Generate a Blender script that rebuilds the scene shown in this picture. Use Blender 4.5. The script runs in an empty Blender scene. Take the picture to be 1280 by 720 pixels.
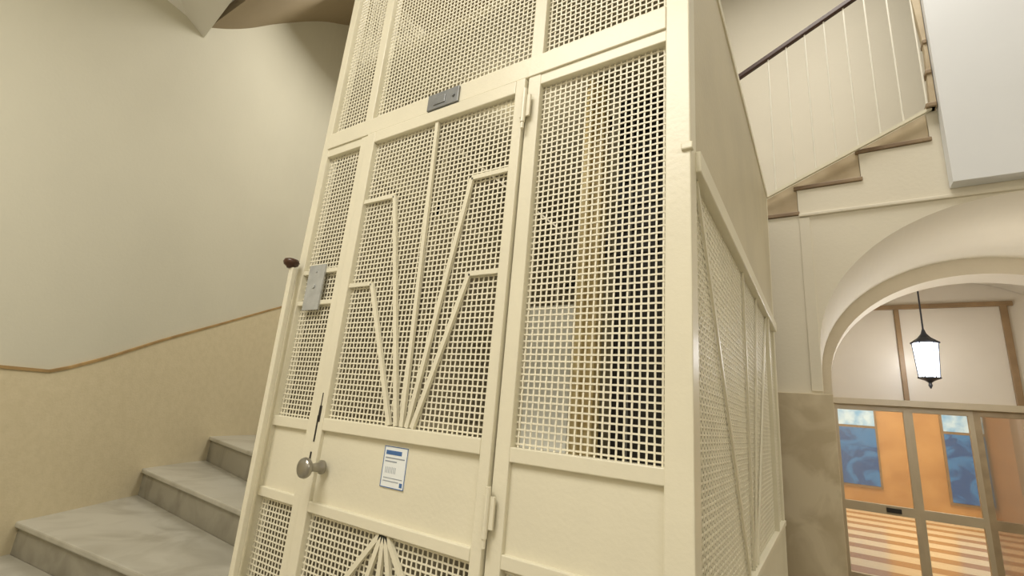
import bpy, math
from mathutils import Vector, Matrix
scene=bpy.context.scene
col=scene.collection
WL={}   # world locations

# ------------------------------------------------------------------ materials
def srgb(r,g,b):
    def c(v):
        v/=255.0
        return v/12.92 if v<=0.04045 else ((v+0.055)/1.055)**2.4
    return (c(r),c(g),c(b),1)
def mat(name,rgb,rough=0.5,var=0.08,scale=6.0,bump=0.0,bscale=60.0,metal=0.0,rgb2=None,emit=None,estr=0.0,detail=4,dist=0.0,lo=.35,hi=.62):
    m=bpy.data.materials.new(name);m.use_nodes=True
    nt=m.node_tree;b=nt.nodes["Principled BSDF"]
    tc=nt.nodes.new("ShaderNodeTexCoord")
    n=nt.nodes.new("ShaderNodeTexNoise");n.inputs["Scale"].default_value=scale;n.inputs["Detail"].default_value=detail;n.inputs["Distortion"].default_value=dist
    nt.links.new(tc.outputs["Object"],n.inputs["Vector"])
    r=nt.nodes.new("ShaderNodeValToRGB")
    c1=srgb(*rgb)
    c0=srgb(*rgb2) if rgb2 else tuple([v*(1-var*2) for v in c1[:3]]+[1])
    r.color_ramp.elements[0].position=lo;r.color_ramp.elements[0].color=c0
    r.color_ramp.elements[1].position=hi;r.color_ramp.elements[1].color=c1
    nt.links.new(n.outputs["Fac"],r.inputs["Fac"]);nt.links.new(r.outputs["Color"],b.inputs["Base Color"])
    b.inputs["Roughness"].default_value=rough;b.inputs["Metallic"].default_value=metal
    if bump>0:
        n2=nt.nodes.new("ShaderNodeTexNoise");n2.inputs["Scale"].default_value=bscale;n2.inputs["Detail"].default_value=3
        nt.links.new(tc.outputs["Object"],n2.inputs["Vector"])
        bp=nt.nodes.new("ShaderNodeBump");bp.inputs["Strength"].default_value=bump;bp.inputs["Distance"].default_value=0.01
        nt.links.new(n2.outputs["Fac"],bp.inputs["Height"]);nt.links.new(bp.outputs["Normal"],b.inputs["Normal"])
    if emit:
        b.inputs["Emission Color"].default_value=srgb(*emit);b.inputs["Emission Strength"].default_value=estr
    return m
M_cream=mat("cream_paint",(228,222,199),0.34,0.03,3,0.06,90)
M_wire=mat("cream_wire",(236,230,208),0.45,0.03,8)
M_balu=mat("white_iron",(238,234,220),0.45,0.03,8)
M_side=mat("cream_panel_shaded",(200,190,162),0.45,0.06,2.5,0.08,60)  # cream paint darkened, the side panel's shading is put into its colour
M_wall=mat("plaster_upper",(214,210,190),0.75,0.02,1.3,0.08,50)
M_wall2=mat("plaster_light",(226,219,201),0.75,0.02,1.3,0.08,50)
M_vault=mat("plaster_vault",(214,204,184),0.75,0.03,1.3,0.08,50)
M_dado=mat("dado_paint",(218,205,172),0.6,0.05,22,0.15,70,rgb2=(213,200,166))
M_line=mat("dado_line_tan",(178,146,96),0.6,0.15,12)
M_ceil=mat("ceiling_white",(240,238,230),0.8,0.02,1.5)
M_block=mat("landing_white",(230,232,234),0.8,0.02,1.5)
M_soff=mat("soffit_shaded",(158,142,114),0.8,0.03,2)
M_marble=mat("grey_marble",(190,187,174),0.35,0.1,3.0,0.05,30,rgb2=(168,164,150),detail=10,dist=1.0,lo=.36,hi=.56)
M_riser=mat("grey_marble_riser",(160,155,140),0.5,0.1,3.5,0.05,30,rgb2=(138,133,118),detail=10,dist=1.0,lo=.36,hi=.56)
M_marb2=mat("tan_marble",(208,195,168),0.3,0.1,4,0.03,30,rgb2=(186,171,142),detail=10,dist=1.0,lo=.38,hi=.58)
M_stepb=mat("brown_step_stone",(196,180,150),0.5,0.1,5,rgb2=(176,157,126))
M_nose=mat("step_edge_stone",(150,128,98),0.5,0.1,5,rgb2=(124,102,78))
M_floor=mat("floor_stone",(165,158,142),0.4,0.1,3)
M_dark=mat("dark_metal",(44,40,34),0.6,0.1,8)
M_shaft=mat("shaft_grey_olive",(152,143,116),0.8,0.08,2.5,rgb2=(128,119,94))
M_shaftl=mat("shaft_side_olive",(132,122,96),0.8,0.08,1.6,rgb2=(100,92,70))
M_beam=mat("guide_beige",(224,206,156),0.5,0.1,10,rgb2=(198,176,124))
M_pale=mat("reflection_pale",(216,214,198),0.5,0.04,3)  # whitish reflection put in as a board colour
M_doorf=mat("door_frame_beige",(196,182,154),0.45,0.05,4)
M_steel=mat("brushed_steel",(184,186,184),0.45,0.08,25,metal=0.25)
M_lock=mat("lock_steel",(140,142,142),0.4,0.08,25,metal=0.35)
M_chrome=mat("worn_chrome",(166,162,152),0.28,0.1,15,metal=0.8)
M_brown=mat("dark_brown_knob",(74,46,30),0.3,0.1,10)
M_rail=mat("dark_handrail_wood",(70,44,32),0.4,0.1,10)
M_frame=mat("brown_wood_frame",(152,124,88),0.45,0.1,8)
M_framel=mat("pale_wood_frame",(176,156,124),0.45,0.1,8)
M_milk=mat("milky_glass",(222,212,194),0.35,0.03,1.5)
M_orange=mat("honey_wood",(204,158,102),0.35,0.1,2,rgb2=(180,132,78),emit=(204,154,96),estr=0.15)  # wood given a faint glow of its own to look lit
M_blue=mat("blue_poster",(56,116,170),0.3,0.3,2.5,rgb2=(26,52,96),emit=(50,110,176),estr=0.5,dist=1,lo=.45,hi=.55)  # print glows by itself, brightness put into the material
M_lblue=mat("light_blue_poster",(200,220,232),0.3,0.1,6,rgb2=(100,156,204),emit=(150,196,230),estr=0.6)  # pale print also glows, to look more luminous
M_white=mat("label_white",(236,240,240),0.4,0.01,5)
M_lblb=mat("label_blue",(70,110,165),0.4,0.02,5)
M_lblg=mat("label_grey",(150,158,168),0.4,0.02,5)
M_lamp=mat("lantern_glass_lit",(240,244,255),0.9,0.0,5,emit=(236,242,255),estr=14)
M_black=mat("black_iron",(44,46,54),0.45,0.05,10)
# glass
M_glass=bpy.data.materials.new("door_glass");M_glass.use_nodes=True
nt=M_glass.node_tree;nt.nodes.clear()
o=nt.nodes.new("ShaderNodeOutputMaterial");mx=nt.nodes.new("ShaderNodeMixShader");t=nt.nodes.new("ShaderNodeBsdfTransparent");g=nt.nodes.new("ShaderNodeBsdfGlossy")
g.inputs["Roughness"].default_value=0.03;mx.inputs[0].default_value=0.16
t.inputs["Color"].default_value=(0.94,0.91,0.86,1)
nt.links.new(t.outputs[0],mx.inputs[1]);nt.links.new(g.outputs[0],mx.inputs[2]);nt.links.new(mx.outputs[0],o.inputs[0])
M_glassb=M_glass.copy();M_glassb.name="brown_tinted_glass"
for n_ in M_glassb.node_tree.nodes:
    if n_.type=='BSDF_TRANSPARENT': n_.inputs["Color"].default_value=(0.74,0.64,0.56,1)
    if n_.type=='MIX_SHADER': n_.inputs[0].default_value=.35
# striped floor
M_stripe=bpy.data.materials.new("striped_floor");M_stripe.use_nodes=True
nt=M_stripe.node_tree;b=nt.nodes["Principled BSDF"];b.inputs["Roughness"].default_value=0.2
geo=nt.nodes.new("ShaderNodeNewGeometry");sx=nt.nodes.new("ShaderNodeSeparateXYZ");nt.links.new(geo.outputs["Position"],sx.inputs[0])
m1=nt.nodes.new("ShaderNodeMath");m1.operation='MULTIPLY';m1.inputs[1].default_value=1/0.75
m2=nt.nodes.new("ShaderNodeMath");m2.operation='FRACT'
m3=nt.nodes.new("ShaderNodeMath");m3.operation='GREATER_THAN';m3.inputs[1].default_value=0.45
nt.links.new(sx.outputs["Y"],m1.inputs[0]);nt.links.new(m1.outputs[0],m2.inputs[0]);nt.links.new(m2.outputs[0],m3.inputs[0])
mc=nt.nodes.new("ShaderNodeMix");mc.data_type='RGBA';mc.inputs[6].default_value=srgb(180,140,92);mc.inputs[7].default_value=srgb(236,222,188)
nt.links.new(m3.outputs[0],mc.inputs[0]);nt.links.new(mc.outputs[2],b.inputs["Base Color"])

# ------------------------------------------------------------------ builders
def finish(ob,parent,loc,label=None,category=None,kind=None,bevel=0,group=None):
    ob.location=loc
    WL[ob]=Vector(loc)
    if parent is not None:
        ob.parent=parent;ob.matrix_parent_inverse=Matrix.Identity(4);ob.location=Vector(loc)-WL[parent]
    if label: ob["label"]=label
    if category: ob["category"]=category
    if kind: ob["kind"]=kind
    if group: ob["group"]=group
    if bevel:
        bm=ob.modifiers.new("bevel","BEVEL");bm.width=bevel;bm.segments=2;bm.limit_method='ANGLE'
    col.objects.link(ob);return ob
def mk(name,verts,faces,mats,parent=None,smooth=False,midx=None,**k):
    xs=[v[0] for v in verts];ys=[v[1] for v in verts];zs=[v[2] for v in verts]
    c=Vector(((min(xs)+max(xs))/2,(min(ys)+max(ys))/2,min(zs)))
    me=bpy.data.meshes.new(name);me.from_pydata([tuple(Vector(v)-c) for v in verts],[],faces)
    if not isinstance(mats,(list,tuple)): mats=[mats]
    for m in mats: me.materials.append(m)
    if midx:
        for p,i in zip(me.polygons,midx): p.material_index=i
    if smooth:
        for p in me.polygons: p.use_smooth=True
    me.update()
    ob=bpy.data.objects.new(name,me)
    return finish(ob,parent,c,**k)
def empty(name,loc,parent=None,**k):
    ob=bpy.data.objects.new(name,None);ob.empty_display_size=0.1
    return finish(ob,parent,Vector(loc),**k)
class B:  # geometry buffer
    def __init__(s): s.v=[];s.f=[];s.m=[]
    def prism(s,pts,off,mi=0):
        n=len(pts);b=len(s.v);o=Vector(off)
        s.v+=[tuple(p) for p in pts]+[tuple(Vector(p)+o) for p in pts]
        nrm=Vector((0,0,0))
        P=[Vector(p) for p in pts]
        for i in range(n): nrm+=(P[i]-P[0]).cross(P[(i+1)%n]-P[0])
        flip=nrm.dot(o)>0
        bot=list(range(b,b+n));top=list(range(b+n,b+2*n))
        F=[bot[::-1],top] if flip else [bot,top[::-1]]
        for i in range(n):
            j=(i+1)%n
            q=[b+i,b+j,b+n+j,b+n+i]
            F.append(q if flip else q[::-1])
        s.f+=F;s.m+=[mi]*len(F);return s
    def box(s,x0,x1,y0,y1,z0,z1,mi=0):
        return s.prism([(x0,y0,z0),(x1,y0,z0),(x1,y1,z0),(x0,y1,z0)],(0,0,z1-z0),mi)
    def tube(s,p0,p1,r,r1=None,n=10,mi=0):
        p0=Vector(p0);p1=Vector(p1);r1=r if r1 is None else r1
        d=(p1-p0).normalized();a=d.orthogonal().normalized();c=d.cross(a);b=len(s.v)
        for P,R in((p0,r),(p1,r1)):
            for i in range(n):
                t=2*math.pi*i/n;s.v.append(tuple(P+a*math.cos(t)*R+c*math.sin(t)*R))
        F=[[b+i,b+(i+1)%n,b+n+(i+1)%n,b+n+i] for i in range(n)]
        F+=[[b+i for i in range(n)][::-1],[b+n+i for i in range(n)]]
        s.f+=F;s.m+=[mi]*len(F);return s
    def lathe(s,c,axis,prof,n=20,mi=0):
        d=Vector(axis).normalized();a=d.orthogonal().normalized();e=d.cross(a);c=Vector(c);b=len(s.v)
        for t,r in prof:
            for i in range(n):
                th=2*math.pi*i/n;s.v.append(tuple(c+d*t+a*math.cos(th)*r+e*math.sin(th)*r))
        F=[]
        for k in range(len(prof)-1):
            for i in range(n):
                F.append([b+k*n+i,b+k*n+(i+1)%n,b+(k+1)*n+(i+1)%n,b+(k+1)*n+i])
        F+=[[b+i for i in range(n)][::-1],[b+(len(prof)-1)*n+i for i in range(n)]]
        s.f+=F;s.m+=[mi]*len(F);return s
    def bar(s,p0,p1,w,nrm,th):
        p0=Vector(p0);p1=Vector(p1);nrm=Vector(nrm);d=(p1-p0).normalized();c=d.cross(nrm).normalized()*w/2
        return s.prism([p0-c,p1-c,p1+c,p0+c],nrm*th)
    def make(s,name,mats,parent=None,**k): return mk(name,s.v,s.f,mats,parent,midx=s.m,**k)

def woven(name,o,ua,va,W,H,parent,pitch=0.0165,r=0.0021,label=None):
    o=Vector(o);ua=Vector(ua);va=Vector(va);nn=ua.cross(va).normalized()
    nu=max(2,round(W/pitch));nv=max(2,round(H/pitch));pu=W/nu;pv=H/nv
    V=[];F=[]
    def wire(pts,side):
        b=len(V)
        for p in pts:
            V.extend([tuple(p-side*r-nn*r*.5),tuple(p+side*r-nn*r*.5),tuple(p+side*r+nn*r*.5),tuple(p-side*r+nn*r*.5)])
        for i in range(len(pts)-1):
            for j in range(4):
                a=b+i*4+j;c=b+i*4+(j+1)%4;F.append([a,c,c+4,a+4])
    for i in range(nu):
        x=(i+.5)*pu
        pts=[o+ua*x]+[o+ua*x+va*((j+.5)*pv)+nn*(r*.4*(1 if (i+j)%2 else -1)) for j in range(nv)]+[o+ua*x+va*H]
        wire(pts,ua)
    for j in range(nv):
        z=(j+.5)*pv
        pts=[o+va*z]+[o+va*z+ua*((i+.5)*pu)+nn*(r*.4*(-1 if (i+j)%2 else 1)) for i in range(nu)]+[o+va*z+ua*W]
        wire(pts,va)
    return mk(name,V,F,M_wire,parent,label=label)

# ------------------------------------------------------------------ lift cage
YF=0.989
cage=empty("lift_cage",(-0.94,2.0,0.0),label="cream painted metal lift cage with woven wire mesh and sunburst door",category="lift cage")
ZT=3.55
def fpost(x0,x1,z0,z1,d=0.04,y0=YF,name="post"):
    return B().box(x0,x1,y0,y0+d,z0,z1).make(name,M_cream,cage,bevel=0.003)
fpost(-1.655,-1.615,0.0,ZT,0.05)
fpost(-1.415,-1.372,0.0,ZT,0.045)
fpost(-0.672,-0.630,0.0,ZT,0.045)
fpost(-0.272,-0.215,0.0,ZT,0.057)
fpost(-1.655,-1.62,0,ZT,0.045,3.02)
fpost(-0.26,-0.215,0,2.75,0.045,3.02)
def rail(x0,x1,z0,z1,y0=YF+.002,d=0.036,name="rail"):
    return B().box(x0,x1,y0,y0+d,z0,z1).make(name,M_cream,cage,bevel=0.0025)
rail(-1.62,-0.27,2.262,2.330,YF-.004)      # transom
for x0,x1 in((-1.617,-1.413),(-0.632,-0.27)):
    rail(x0,x1,2.228,2.264); rail(x0,x1,1.188,1.222); rail(x0,x1,0.962,0.992); rail(x0,x1,0.12,0.18)
rail(-1.374,-.67,3.2,3.25);rail(-1.617,-1.413,3.2,3.25);rail(-.632,-.27,3.2,3.25)
rail(-1.62,-.27,0.0,0.10,YF-.004)
rail(-1.617,-1.413,1.73,1.747,YF+.004,.02); rail(-1.617,-1.413,1.612,1.629,YF+.004,.02)
# solid bands
for x0,x1 in((-1.617,-1.413),(-0.632,-0.27)):
    B().box(x0,x1,YF+.014,YF+.02,0.985,1.195).make("sheet_panel",M_cream,cage)
# meshes
ym=YF+.022
for x0,x1 in((-1.615,-1.415),(-0.630,-0.272)):
    woven("wire_mesh",(x0,ym,1.222),(1,0,0),(0,0,1),x1-x0,1.006,cage)
    woven("wire_mesh",(x0,ym,0.18),(1,0,0),(0,0,1),x1-x0,0.782,cage)
woven("wire_mesh",(-1.615,ym,2.33),(1,0,0),(0,0,1),.2,.87,cage)
woven("wire_mesh",(-1.372,ym,2.33),(1,0,0),(0,0,1),.70,.87,cage)
woven("wire_mesh",(-.63,ym,2.33),(1,0,0),(0,0,1),.358,.87,cage)
# door leaf
b=B()
b.box(-1.366,-1.322,YF-.012,YF+.022,0.11,2.256).box(-.708,-.676,YF-.012,YF+.022,0.11,2.256)
b.box(-1.322,-.708,YF-.012,YF+.022,2.212,2.256).box(-1.322,-.708,YF-.012,YF+.022,1.196,1.234)
b.box(-1.322,-.708,YF-.012,YF+.022,0.962,0.992).box(-1.322,-.708,YF-.012,YF+.022,0.11,0.17)
door=b.make("door",M_cream,cage,bevel=0.003,label="cream lift door leaf with sunburst grille")
woven("wire_mesh",(-1.322,YF+.008,1.234),(1,0,0),(0,0,1),.614,.978,door)
woven("wire_mesh",(-1.322,YF+.008,.17),(1,0,0),(0,0,1),.614,.792,door)
B().box(-1.322,-.708,YF+.002,YF+.008,.99,1.198).make("sheet_panel",M_cream,door)
def sun(pts_list,parent,y,w=.014):
    for pts in pts_list:
        b=B()
        for a,c in zip(pts[:-1],pts[1:]):
            b.bar((a[0],y,a[1]),(c[0],y,c[1]),w,(0,-1,0),.010)
        b.make("sunburst_bar",M_cream,parent)
sun([[(-1.322,1.667),(-1.213,1.667),(-1.04,1.236)],
     [(-1.322,1.975),(-1.172,1.972),(-1.012,1.236)],
     [(-1.02,2.212),(-.99,1.236)],
     [(-.708,1.968),(-.842,1.968),(-.970,1.236)],
     [(-.708,1.665),(-.812,1.665),(-.950,1.236)]],door,YF+.004)
sun([[(-1.01,.962),(-1.262,.66),(-1.322,.66)],[(-1.004,.962),(-1.13,.56),(-1.13,.17)],[(-.998,.962),(-.985,.17)],[(-.992,.962),(-.86,.56),(-.86,.17)],[(-.986,.962),(-.745,.66),(-.708,.66)]],door,YF+.004,.014)
# knob
b=B().lathe((-1.286,YF-.012,1.093),(0,-1,0),[(0,.020),(.006,.020),(.012,.014),(.040,.011),(.047,.016),(.052,.027),(.060,.030),(.068,.027),(.073,.014)])
b.make("knob",M_chrome,door,smooth=True,label="round worn chrome door knob")
b=B()
for x0,x1,z0,z1 in((-1.352,-1.345,1.16,1.24),(-1.350,-1.338,1.22,1.27),(-1.356,-1.348,1.08,1.13),(-1.347,-1.343,1.26,1.31)):
    b.box(x0,x1,YF-.0135,YF-.012,z0,z1)
b.make("latch_plate",M_dark,door,bevel=.002,label="worn dark latch edge plate")
# sticker
b=B().box(-1.043,-.953,YF-.0005,YF+.002,1.075,1.182,0)
for a_ in((-1.043,-.953,1.180,1.182),(-1.043,-.953,1.075,1.077),(-1.043,-1.041,1.075,1.182),(-.955,-.953,1.075,1.182)):
    b.box(a_[0],a_[1],YF-.0013,YF-.0005,a_[2],a_[3],1)
b.box(-1.035,-.975,YF-.0011,YF-.0005,1.160,1.171,1).box(-1.035,-.962,YF-.0011,YF-.0005,1.150,1.153,2).box(-1.035,-.99,YF-.0011,YF-.0005,1.141,1.144,2)
for i in range(7): b.box(-1.030+i*.0062,-1.0285+i*.0062,YF-.0011,YF-.0005,1.112,1.128,2)
b.box(-1.034,-.962,YF-.0011,YF-.0005,1.099,1.101,2).box(-1.034,-.975,YF-.0011,YF-.0005,1.091,1.093,2).box(-.970,-.960,YF-.0011,YF-.0005,1.081,1.092,1)
b.make("notice_sticker",[M_white,M_lblb,M_lblg],door,label="small white inspection sticker with blue border")
# hinges
for z in(1.02,2.10,.35):
    B().box(-.682,-.650,YF-.016,YF-.010,z+.02,z+.09).tube((-.668,YF-.018,z),(-.668,YF-.018,z+.11),.007).tube((-.668,YF-.018,z-.02),(-.668,YF-.018,z),.005).make("hinge",M_cream,door)
# lock boxes
B().box(-1.07,-.935,YF-.013,YF-.004,2.262,2.322).box(-1.04,-.99,YF-.016,YF-.013,2.275,2.305).tube((-.955,YF-.018,2.29),(-.955,YF-.013,2.29),.006).make("lock_box",M_lock,cage,bevel=.002,label="grey metal lock box above the door")
b=B().box(-1.572,-1.480,YF-.003,YF+.004,1.592,1.762)
b.tube((-1.525,YF-.007,1.68),(-1.525,YF-.003,1.68),.008)
b.tube((-1.525,YF-.006,1.735),(-1.525,YF-.003,1.735),.004)
b.make("call_plate",M_steel,cage,bevel=.001,label="grey metal call button plate")
# side face x=-0.215
XS=-.215
B().box(XS-.03,XS+.012,YF+.05,3.05,1.875,1.93).make("rail",M_cream,cage,bevel=.004)
B().box(XS-.02,XS+.006,YF-.008,YF+.01,1.907,1.925).make("rail_bracket",M_cream,cage,bevel=.003)
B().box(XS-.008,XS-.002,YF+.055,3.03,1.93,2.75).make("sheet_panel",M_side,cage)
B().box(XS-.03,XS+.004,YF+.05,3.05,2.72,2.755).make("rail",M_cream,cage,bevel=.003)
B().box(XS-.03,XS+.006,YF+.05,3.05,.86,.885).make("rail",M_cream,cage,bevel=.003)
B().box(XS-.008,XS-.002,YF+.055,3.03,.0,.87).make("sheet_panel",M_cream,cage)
woven("wire_mesh",(XS-.015,YF+.057,.885),(0,1,0),(0,0,1),1.975,.99,cage)
for pts in([(1.08,1.875),(1.75,.885)],[(1.85,1.875),(1.85,.885)],[(2.25,1.875),(1.90,.885)],[(2.64,1.875),(1.94,.885)]):
    B().bar((XS-.010,pts[0][0],pts[0][1]),(XS-.010,pts[1][0],pts[1][1]),.014,(1,0,0),.006).make("sunburst_bar",M_cream,cage)
B().box(XS-.03,XS+.004,2.66,2.69,.885,1.875).make("post",M_cream,cage)
# left face (seen from within)
XL=-1.64
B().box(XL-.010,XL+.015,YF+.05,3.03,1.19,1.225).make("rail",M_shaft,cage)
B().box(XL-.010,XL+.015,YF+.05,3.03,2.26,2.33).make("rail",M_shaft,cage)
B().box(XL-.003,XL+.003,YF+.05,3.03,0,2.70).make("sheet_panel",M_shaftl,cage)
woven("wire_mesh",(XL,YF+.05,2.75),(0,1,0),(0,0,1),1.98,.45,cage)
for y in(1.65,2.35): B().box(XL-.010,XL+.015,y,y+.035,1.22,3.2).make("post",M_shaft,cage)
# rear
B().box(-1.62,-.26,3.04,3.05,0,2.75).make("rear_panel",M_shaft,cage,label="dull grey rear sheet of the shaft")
B().box(-1.36,-1.08,2.20,2.215,.0,1.88).make("reflection_board",M_pale,cage,label="pale board added for a whitish reflection inside the shaft")  # board added where a whitish reflection shows behind the mesh
b=B();b.bar((-1.55,3.03,2.22),(-1.2,3.03,2.48),.035,(0,-1,0),.02);b.make("handrail_bar",M_dark,cage,label="dark diagonal bar on the shaft rear for the stair handrail behind")  # stands for the stair handrail seen behind the shaft
B().box(-1.62,-.26,1.08,3.03,2.70,2.75).make("shaft_roof",M_shaft,cage,label="grey roof added inside the shaft to block top light")  # roof added to keep top light out and the interior dark
# guide rails and counterweight
gr=empty("guide_rail",(-.73,1.65,0),label="beige vertical steel guide beam inside the lift shaft",category="guide rail")
B().box(-.775,-.69,1.60,1.66,.0,2.69).make("beam",M_beam,gr)
B().box(-.745,-.725,1.56,1.60,.0,2.69).make("flange",M_beam,gr)
for z in(.5,1.2,1.95,2.5): B().box(-.80,-.68,1.66,1.69,z,z+.06).make("bracket",M_dark,gr)
cw=empty("counterweight_channel",(-.57,1.76,0),label="dark steel counterweight channel with cables inside the shaft",category="lift machinery")
B().box(-.675,-.46,1.74,1.78,.0,2.69).make("channel",M_dark,cw)
for x in(-.635,-.60): B().tube((x,1.70,0),(x,1.70,2.69),.004,n=6).make("cable",M_lock,cw)
for i in range(6): B().box(-.66,-.50,1.72,1.74,1.95+i*.11,2.04+i*.11).make("weight_block",M_dark,cw)

# ------------------------------------------------------------------ left wall
def cr(P,n=8):
    out=[]
    Q=[P[0]]+P+[P[-1]]
    for i in range(1,len(Q)-2):
        p0,p1,p2,p3=[Vector(q) for q in Q[i-1:i+3]]
        for k in range(n):
            t=k/n
            out.append(0.5*((2*p1)+(-p0+p2)*t+(2*p0-5*p1+4*p2-p3)*t*t+(-p0+3*p1-3*p2+p3)*t**3))
    out.append(Vector(P[-1]));return out
WP=cr([(-2.95,-3.0,0),(-3.05,-1.0,0),(-3.25,.1,0),(-3.65,.935,0),(-4.10,1.63,0),(-4.40,2.185,0),(-4.62,2.9,0),(-4.7,4.4,0)])
def interp(x,T):
    if x<=T[0][0]: return T[0][1]
    for a,c in zip(T[:-1],T[1:]):
        if x<=c[0]: return a[1]+(c[1]-a[1])*(x-a[0])/(c[0]-a[0])
    return T[-1][1]
dz=lambda y: interp(y,[(.86,1.302),(1.12,1.414),(1.46,1.58),(2.02,1.835),(2.62,2.125),(4.4,3.0)])
def strip(name,z0f,z1f,off,th,m,**k):
    V=[];F=[]
    n=len(WP)
    for i,p in enumerate(WP):
        a=WP[max(0,i-1)];c=WP[min(n-1,i+1)];t=(c-a).normalized();nn=Vector((t.y,-t.x,0))
        for o,z in((off,z0f(p.y)),(off,z1f(p.y)),(off-th,z1f(p.y)),(off-th,z0f(p.y))):
            q=p+nn*o;V.append((q.x,q.y,z))
    for i in range(n-1):
        for j in range(4):
            F.append([i*4+j,i*4+4+j,i*4+4+(j+1)%4,i*4+(j+1)%4][::-1])
    F.append([0,1,2,3]);F.append([4*n-1,4*n-2,4*n-3,4*n-4])
    return mk(name,V,F,m,None,**k)
strip("wall_left",lambda y:0,lambda y:6.5,0,.15,M_wall,kind="structure",smooth=False)
strip("trim_1",lambda y:0,lambda y:dz(y)-.006,.008,.01,M_dado,kind="structure")
strip("trim_2",lambda y:dz(y)-.008,lambda y:dz(y)+.008,.014,.016,M_line,kind="structure")

# ------------------------------------------------------------------ stairs left
st=empty("staircase",(-3.0,1.5,0),label="worn grey marble winding stairs beside the plaster wall",category="stairs")
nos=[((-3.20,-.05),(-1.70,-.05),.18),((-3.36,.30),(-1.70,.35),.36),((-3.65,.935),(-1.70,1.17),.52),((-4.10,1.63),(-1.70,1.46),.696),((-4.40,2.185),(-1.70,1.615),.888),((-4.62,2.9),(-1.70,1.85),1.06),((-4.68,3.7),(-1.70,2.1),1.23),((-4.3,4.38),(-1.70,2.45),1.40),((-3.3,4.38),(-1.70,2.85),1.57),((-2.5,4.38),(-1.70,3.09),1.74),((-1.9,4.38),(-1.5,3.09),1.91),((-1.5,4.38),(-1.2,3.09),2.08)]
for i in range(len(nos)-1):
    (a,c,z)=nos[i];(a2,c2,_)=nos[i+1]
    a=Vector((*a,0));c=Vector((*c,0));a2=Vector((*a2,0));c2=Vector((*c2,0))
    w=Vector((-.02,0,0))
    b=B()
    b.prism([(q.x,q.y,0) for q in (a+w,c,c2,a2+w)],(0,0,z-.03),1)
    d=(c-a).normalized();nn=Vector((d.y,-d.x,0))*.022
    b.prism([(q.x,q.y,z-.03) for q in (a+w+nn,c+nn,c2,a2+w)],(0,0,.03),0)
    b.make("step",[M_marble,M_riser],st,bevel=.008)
# handrail + newel
nw=empty("stair_handrail",(-1.59,.95,.10),label="cream handrail post with a dark brown knob beside the lift",category="handrail")
B().prism([(-1.585,.945,.0),(-1.561,.945,.0),(-1.561,.965,.0),(-1.585,.965,.0)],(-.054,0,1.75)).make("newel_post",M_cream,nw,bevel=.003)
B().lathe((-1.636,.948,1.748),(0,0,1),[(0,.012),(.006,.016),(.012,.025),(.022,.029),(.032,.025),(.037,.012)]).make("newel_knob",M_brown,nw,smooth=True)

# ------------------------------------------------------------------ room shell
B().box(-5.2,3.2,-3.1,6.0,-.1,0).make("floor",M_floor,kind="structure")
B().box(-3.2,3.2,-3.2,-3.0,0,6.5).make("wall_rear",M_wall2,kind="structure")
B().box(3.0,3.2,-3.0,6.0,0,6.5).make("wall_right",M_wall2,kind="structure")
B().box(-4.9,-.31,4.4,4.55,0,6.5).box(-.31,3.0,4.4,4.55,2.95,6.5).make("wall_far",M_wall2,kind="structure")
# vaulted landing soffit over the viewer
rows=[[(-3.90,1.14,3.82),(-3.76,.71,3.66),(-3.5,-.2,3.45),(-3.2,-3.0,3.4)],
      [(-3.27,1.07,3.90),(-3.2,.6,3.9),(-2.9,-.2,3.9),(-2.7,-3.0,3.9)],
      [(-1.9,1.0,4.02),(-1.9,.6,4.02),(-1.9,-.2,4.02),(-1.9,-3.0,4.02)]]
V=[p for r_ in rows for p in r_]+[(p[0],p[1],p[2]+.22) for r_ in rows for p in r_]
F=[]
for a in range(2):
    for c in range(3):
        i=a*4+c
        F.append([i,i+1,i+5,i+4]);F.append([12+i,12+i+4,12+i+5,12+i+1])
for a in range(2): F.append([a*4,a*4+4,12+a*4+4,12+a*4]);F.append([a*4+3,12+a*4+3,12+a*4+7,a*4+7])
for c in range(3): F.append([c,12+c,13+c,c+1]);F.append([8+c,9+c,21+c,20+c])
mk("ceiling_1",V,F,M_ceil,kind="structure")
B().box(-1.9,3.0,-3.0,.95,4.02,4.25).make("ceiling_2",M_ceil,kind="structure")
# rising dark soffit
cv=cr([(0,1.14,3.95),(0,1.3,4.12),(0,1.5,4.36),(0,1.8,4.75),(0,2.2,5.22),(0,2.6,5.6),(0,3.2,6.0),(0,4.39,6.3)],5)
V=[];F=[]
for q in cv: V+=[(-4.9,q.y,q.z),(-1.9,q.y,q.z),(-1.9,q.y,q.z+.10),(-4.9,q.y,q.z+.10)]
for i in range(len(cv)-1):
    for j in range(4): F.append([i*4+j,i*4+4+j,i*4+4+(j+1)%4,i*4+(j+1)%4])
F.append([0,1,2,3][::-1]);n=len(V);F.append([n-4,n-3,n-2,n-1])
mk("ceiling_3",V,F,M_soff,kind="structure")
B().box(-4.9,3.1,.9,4.55,6.5,6.6).make("ceiling_4",M_ceil,kind="structure")

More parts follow.
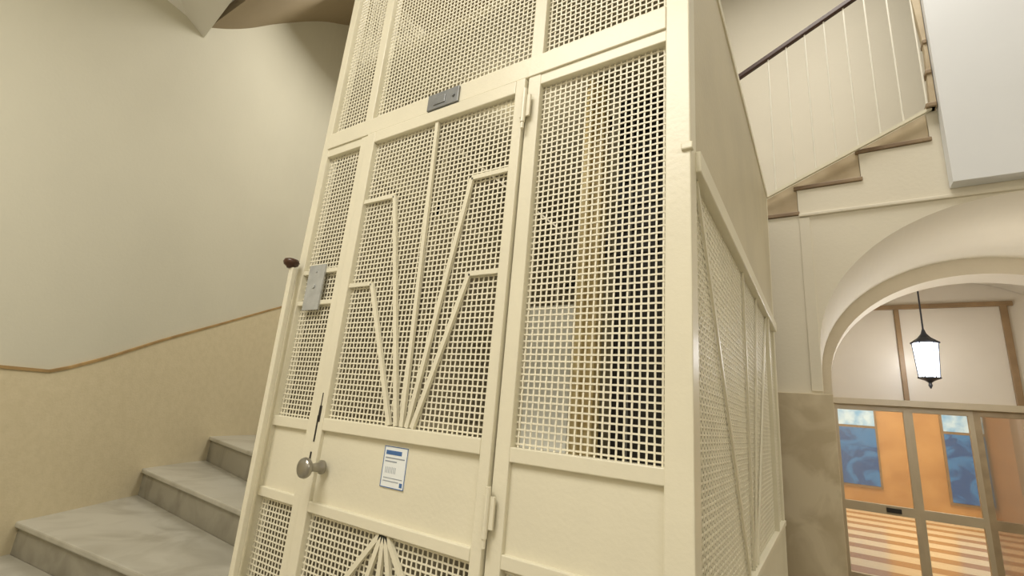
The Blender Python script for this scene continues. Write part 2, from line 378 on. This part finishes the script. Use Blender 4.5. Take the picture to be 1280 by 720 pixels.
# arch wall
def archwall(name,x0,x1,y0,y1,cx,rx,zs,rz,topf,breaks,m):
    xs=set([x0,x1,cx-rx,cx+rx]+breaks)
    for i in range(65): xs.add(cx-rx*math.cos(math.pi*i/64))
    xs=sorted(x for x in xs if x0<=x<=x1)
    b=B()
    for a,c in zip(xs[:-1],xs[1:]):
        if c-a<1e-6: continue
        mid=(a+c)/2
        def low(x):
            if mid<cx-rx or mid>cx+rx: return 0
            return zs+rz*math.sqrt(max(0,1-((x-cx)/rx)**2))
        t=topf(mid)
        b.prism([(a,y0,low(a)),(c,y0,low(c)),(c,y0,t),(a,y0,t)],(0,y1-y0,0))
    return b.make(name,m,kind="structure")
top=lambda x: 2.72 if x<-.06 else 2.90 if x<.29 else 3.09 if x<.64 else 3.29
archwall("wall_arch",-.32,3.0,3.4,4.6,1.0,1.0,1.82,.88,top,[-.06,.29,.64],M_wall2)
archwall("wall_arch_inner",-.32,3.0,4.6,4.85,1.0,.94,1.78,.80,lambda x:2.95,[],M_vault)
archwall("wall_hall",-.32,3.0,4.85,5.95,1.0,1.0,2.0,.90,lambda x:3.2,[],M_vault)
B().box(-.06,3.0,3.385,3.4,2.705,2.73).make("trim_3",M_wall2,kind="structure",bevel=.006)
B().box(-.06,-.0,3.392,3.4,1.58,2.70).make("trim_4",M_wall2,kind="structure",bevel=.003)
B().box(-.30,.045,3.36,3.42,0,1.565).box(.0,.045,3.42,4.6,0,1.50).make("trim_5",M_marb2,kind="structure",bevel=.004)
# upper staircase
us=empty("upper_staircase",(.3,3.8,2.72),label="beige stone upper stair flight above the archway",category="stairs")
rz=lambda x:2.88+.465*(x+.23)
b=B().prism([(-.28,3.41,2.725),(-.062,3.41,2.725),(-.062,3.41,2.905),(.288,3.41,2.905),(.288,3.41,3.095),(.638,3.41,3.095),(.638,3.41,rz(.638)),(-.28,3.41,rz(-.28))],(0,.09,0))
b.make("stringer",M_stepb,us)
for x0,x1,z0 in((-.29,-.064,2.722),(-.058,.287,2.902),(.292,.638,3.092)):
    b=B().box(x0,x1,3.505,4.38,z0,max(z0+.03,rz(x0)-.03),0).box(x0-.02,x1+.01,3.388,3.408,z0,z0+.026,1)
    b.make("step",[M_stepb,M_nose],us,bevel=.004)
for x,z in((.635,3.29),(.655,3.52),(.665,3.74)):
    B().box(x,.686,3.34,3.42,z,z+.03).make("step",M_nose,us,bevel=.006)
B().prism([(.655,3.35,3.29),(.686,3.35,3.29),(.686,3.35,4.4),(.63,3.35,4.4),(.67,3.35,3.7)],(0,.05,0)).make("riser_side",M_stepb,us)
bal=empty("balustrade",(.2,3.38,2.88),label="thin cream iron balusters with a dark sloping handrail",category="balustrade")
B().bar((-.30,3.36,rz(-.30)),(.66,3.36,rz(.66)),.020,(0,1,0),.022).make("bottom_rail",M_cream,bal)
hz=lambda x:3.92+.514*(x+.37)
B().bar((-.6,3.36,hz(-.6)-.02),(.62,3.36,hz(.62)-.02),.038,(0,1,0),.035).make("handrail",M_rail,bal,bevel=.008)
for i in range(8):
    x=-.18+i*.118
    B().tube((x,3.370,rz(x)),(x,3.378,hz(x)-.02),.0055,n=8).make("baluster",M_balu,bal)
# landing block above
B().box(.69,3.0,3.30,3.395,2.765,6.4).make("wall_landing",M_block,kind="structure")

# ------------------------------------------------------------------ entrance glazing y=6
B().box(-.32,3.0,5.96,6.05,1.74,3.0).make("window_1",M_milk,kind="structure")
b=B()
b.box(.30,1.50,5.93,5.96,2.635,2.68).box(.645,.685,5.93,5.96,1.74,2.635).box(1.41,1.46,5.93,5.96,1.74,2.635)
b.make("trim_6",M_frame,kind="structure",bevel=.004)
B().box(.0,2.0,5.92,6.04,1.68,1.74).make("trim_7",M_doorf,kind="structure",bevel=.004)
def gdoor(name,x0,x1,m,mg,w=.045):
    b=B()
    b.box(x0,x0+w,5.97,6.02,.02,1.68,0).box(x1-w,x1,5.97,6.02,.02,1.68,0).box(x0+w,x1-w,5.97,6.02,.69,.77,0).box(x0+w,x1-w,5.97,6.02,.02,.14,0).box(x0+w,x1-w,5.97,6.02,1.63,1.68,0)
    b.box(x0+w,x1-w,5.99,5.996,.14,.69,1).box(x0+w,x1-w,5.99,5.996,.77,1.63,1)
    if name=="door_1": b.box(.42,.53,5.955,5.97,.71,.75,2)
    return b.make(name,[m,mg,M_dark],kind="structure")
gdoor("door_1",.07,.66,M_doorf,M_glass,.035)
gdoor("door_2",.66,1.12,M_doorf,M_glass,.035)
gdoor("door_3",1.12,1.94,M_framel,M_glassb,.045)
# vestibule
B().box(-2.5,5.0,6.0,14.0,-.1,0).make("floor_2",M_stripe,kind="structure")
B().box(-2.6,-2.5,6.0,14,0,3.2).make("wall_street_side",M_wall2,kind="structure")
B().box(5.0,5.1,6.0,14,0,3.2).make("wall_street_end",M_wall2,kind="structure")
B().box(-2.6,5.1,13.3,13.5,0,3.2).make("wall_street",M_orange,kind="structure")
B().box(-2.6,5.1,6.05,13.5,3.2,3.3).make("ceiling_5",M_ceil,kind="structure")
def poster(x0,x1,z0,z1,mm,lab):
    e=B().box(x0,x1,13.25,13.295,z0,z1,0).box(x0+.04,x1-.04,13.24,13.25,z0+.05,z1-.5,1).box(x0+.04,x1-.04,13.24,13.25,z1-.45,z1-.05,2)
    e.make("poster",[M_frame,M_blue,mm],label=lab,category="poster",bevel=0)
poster(-.25,.92,.42,2.15,M_lblue,"blue framed poster on the honey coloured wood wall")
poster(1.96,2.65,.30,2.15,M_lblue,"light blue framed poster on the honey coloured wood wall")
B().box(1.44,1.50,13.24,13.3,0,2.4).make("trim_9",M_frame,kind="structure")
b=B().box(3.0,4.0,12.6,13.28,0,2.1).box(3.03,3.48,12.58,12.6,.1,2.05).box(3.52,3.97,12.58,12.6,.1,2.05).box(3.46,3.47,12.56,12.58,.95,1.15)
b.make("cabinet",M_framel,label="pale brown wooden cabinet by the entrance wall",category="cabinet",bevel=.01)

# lantern
LX,LY=.724,5.05
def lz(z): return 1.3+(z-1.3)*1.15
lan=empty("lantern",(LX,LY,lz(1.72)),label="black iron hanging lantern with lit glass panes",category="lantern")
B().tube((LX,LY,lz(2.12)),(LX,LY,2.86),.006,n=8).make("hanging_rod",M_black,lan)
b=B()
S=1.45
def hexp(r,z): return [(LX+r*math.cos(math.pi/3*i),LY+r*math.sin(math.pi/3*i),z) for i in range(6)]
for P,Q in zip(hexp(.046*S,lz(1.79)),hexp(.058*S,lz(2.03))): b.tube(P,Q,.004,n=6)
b.lathe((LX,LY,lz(2.03)),(0,0,1),[(0,.066*S),(.012,.066*S),(.05,.03*S),(.085,.018),(.12,.008)],n=6)
b.lathe((LX,LY,lz(1.715)),(0,0,1),[(0,.004),(.025,.014),(.045,.01),(.062,.03),(.08,.052*S),(.09,.052*S)],n=6)
b.make("lantern_frame",M_black,lan)
b=B();A=hexp(.043*S,lz(1.798));C=hexp(.055*S,lz(2.028))
b.v=A+C;b.f=[[i,(i+1)%6,6+(i+1)%6,6+i] for i in range(6)];b.m=[0]*6
b.make("lantern_glass",M_lamp,lan)

# ------------------------------------------------------------------ lights
def area(loc,rot,size,e,colr,sy=None):  # unseen lights, added to brighten the rooms from out of view
    l=bpy.data.lights.new("light","AREA");l.energy=e;l.color=colr;l.size=size
    if sy: l.shape='RECTANGLE';l.size_y=sy
    ob=bpy.data.objects.new("added_light",l);ob.location=loc;ob.rotation_euler=rot;col.objects.link(ob);ob["label"]="warm area light added out of view";ob["category"]="light";return ob
def point(loc,e,colr,r=.08):  # serves the lantern and unseen fill lights added elsewhere
    l=bpy.data.lights.new("light","POINT");l.energy=e;l.color=colr;l.shadow_soft_size=r
    ob=bpy.data.objects.new("point_light",l);ob.location=loc;col.objects.link(ob);ob["label"]="warm point light, at the lantern and as added fill";ob["category"]="light";return ob
W=(1,.955,.875)
area((-.9,-1.1,3.75),(0,0,0),1.6,98,W)
area((1.5,-.6,2.6),(math.radians(70),0,math.radians(40)),1.0,11,W)
area((-3.0,2.6,4.9),(0,0,0),1.2,38,W)
area((.3,2.3,5.8),(0,0,0),1.4,90,W)
area((1.2,3.0,2.3),(0,0,0),.5,4,W)
point((LX,LY-.25,2.0),6,(1,.98,.96),.08)
point((LX,5.55,2.15),4,(1,.98,.96),.06)
point((1.1,4.0,2.2),4.5,(1,.94,.86),.15)
point((-1.1,1.5,2.55),4,(1,.96,.86),.1)  # this and the next two: unseen lights added to brighten the shaft
point((-.45,2.4,2.3),3.5,(1,.96,.86),.1)
point((-1.2,1.9,.9),3.5,(1,.96,.88),.1)
area((1.2,10,3.1),(0,0,0),3,240,(1,.92,.78),5)
w=bpy.data.worlds.new("w");scene.world=w;w.use_nodes=True
w.node_tree.nodes["Background"].inputs[0].default_value=(1,.95,.88,1);w.node_tree.nodes["Background"].inputs[1].default_value=.15

# ------------------------------------------------------------------ camera
p,r,yw=.2577,.0894,.5918
right=Vector((math.cos(yw),math.sin(yw),0));F0=Vector((-math.sin(yw),math.cos(yw),0));Z=Vector((0,0,1))
fw=F0*math.cos(p)+Z*math.sin(p);up=-F0*math.sin(p)+Z*math.cos(p)
cx=right*math.cos(r)+up*math.sin(r);cy=-right*math.sin(r)+up*math.cos(r);cz=-fw
ca=bpy.data.cameras.new("camera");co=bpy.data.objects.new("camera",ca);col.objects.link(co)
m=Matrix(((cx.x,cy.x,cz.x,0),(cx.y,cy.y,cz.y,0),(cx.z,cy.z,cz.z,1.3),(0,0,0,1)))
co.matrix_world=m;ca.sensor_width=36;ca.lens=590/1280*36;ca.clip_start=.02
scene.camera=co
scene.view_settings.view_transform='Standard'
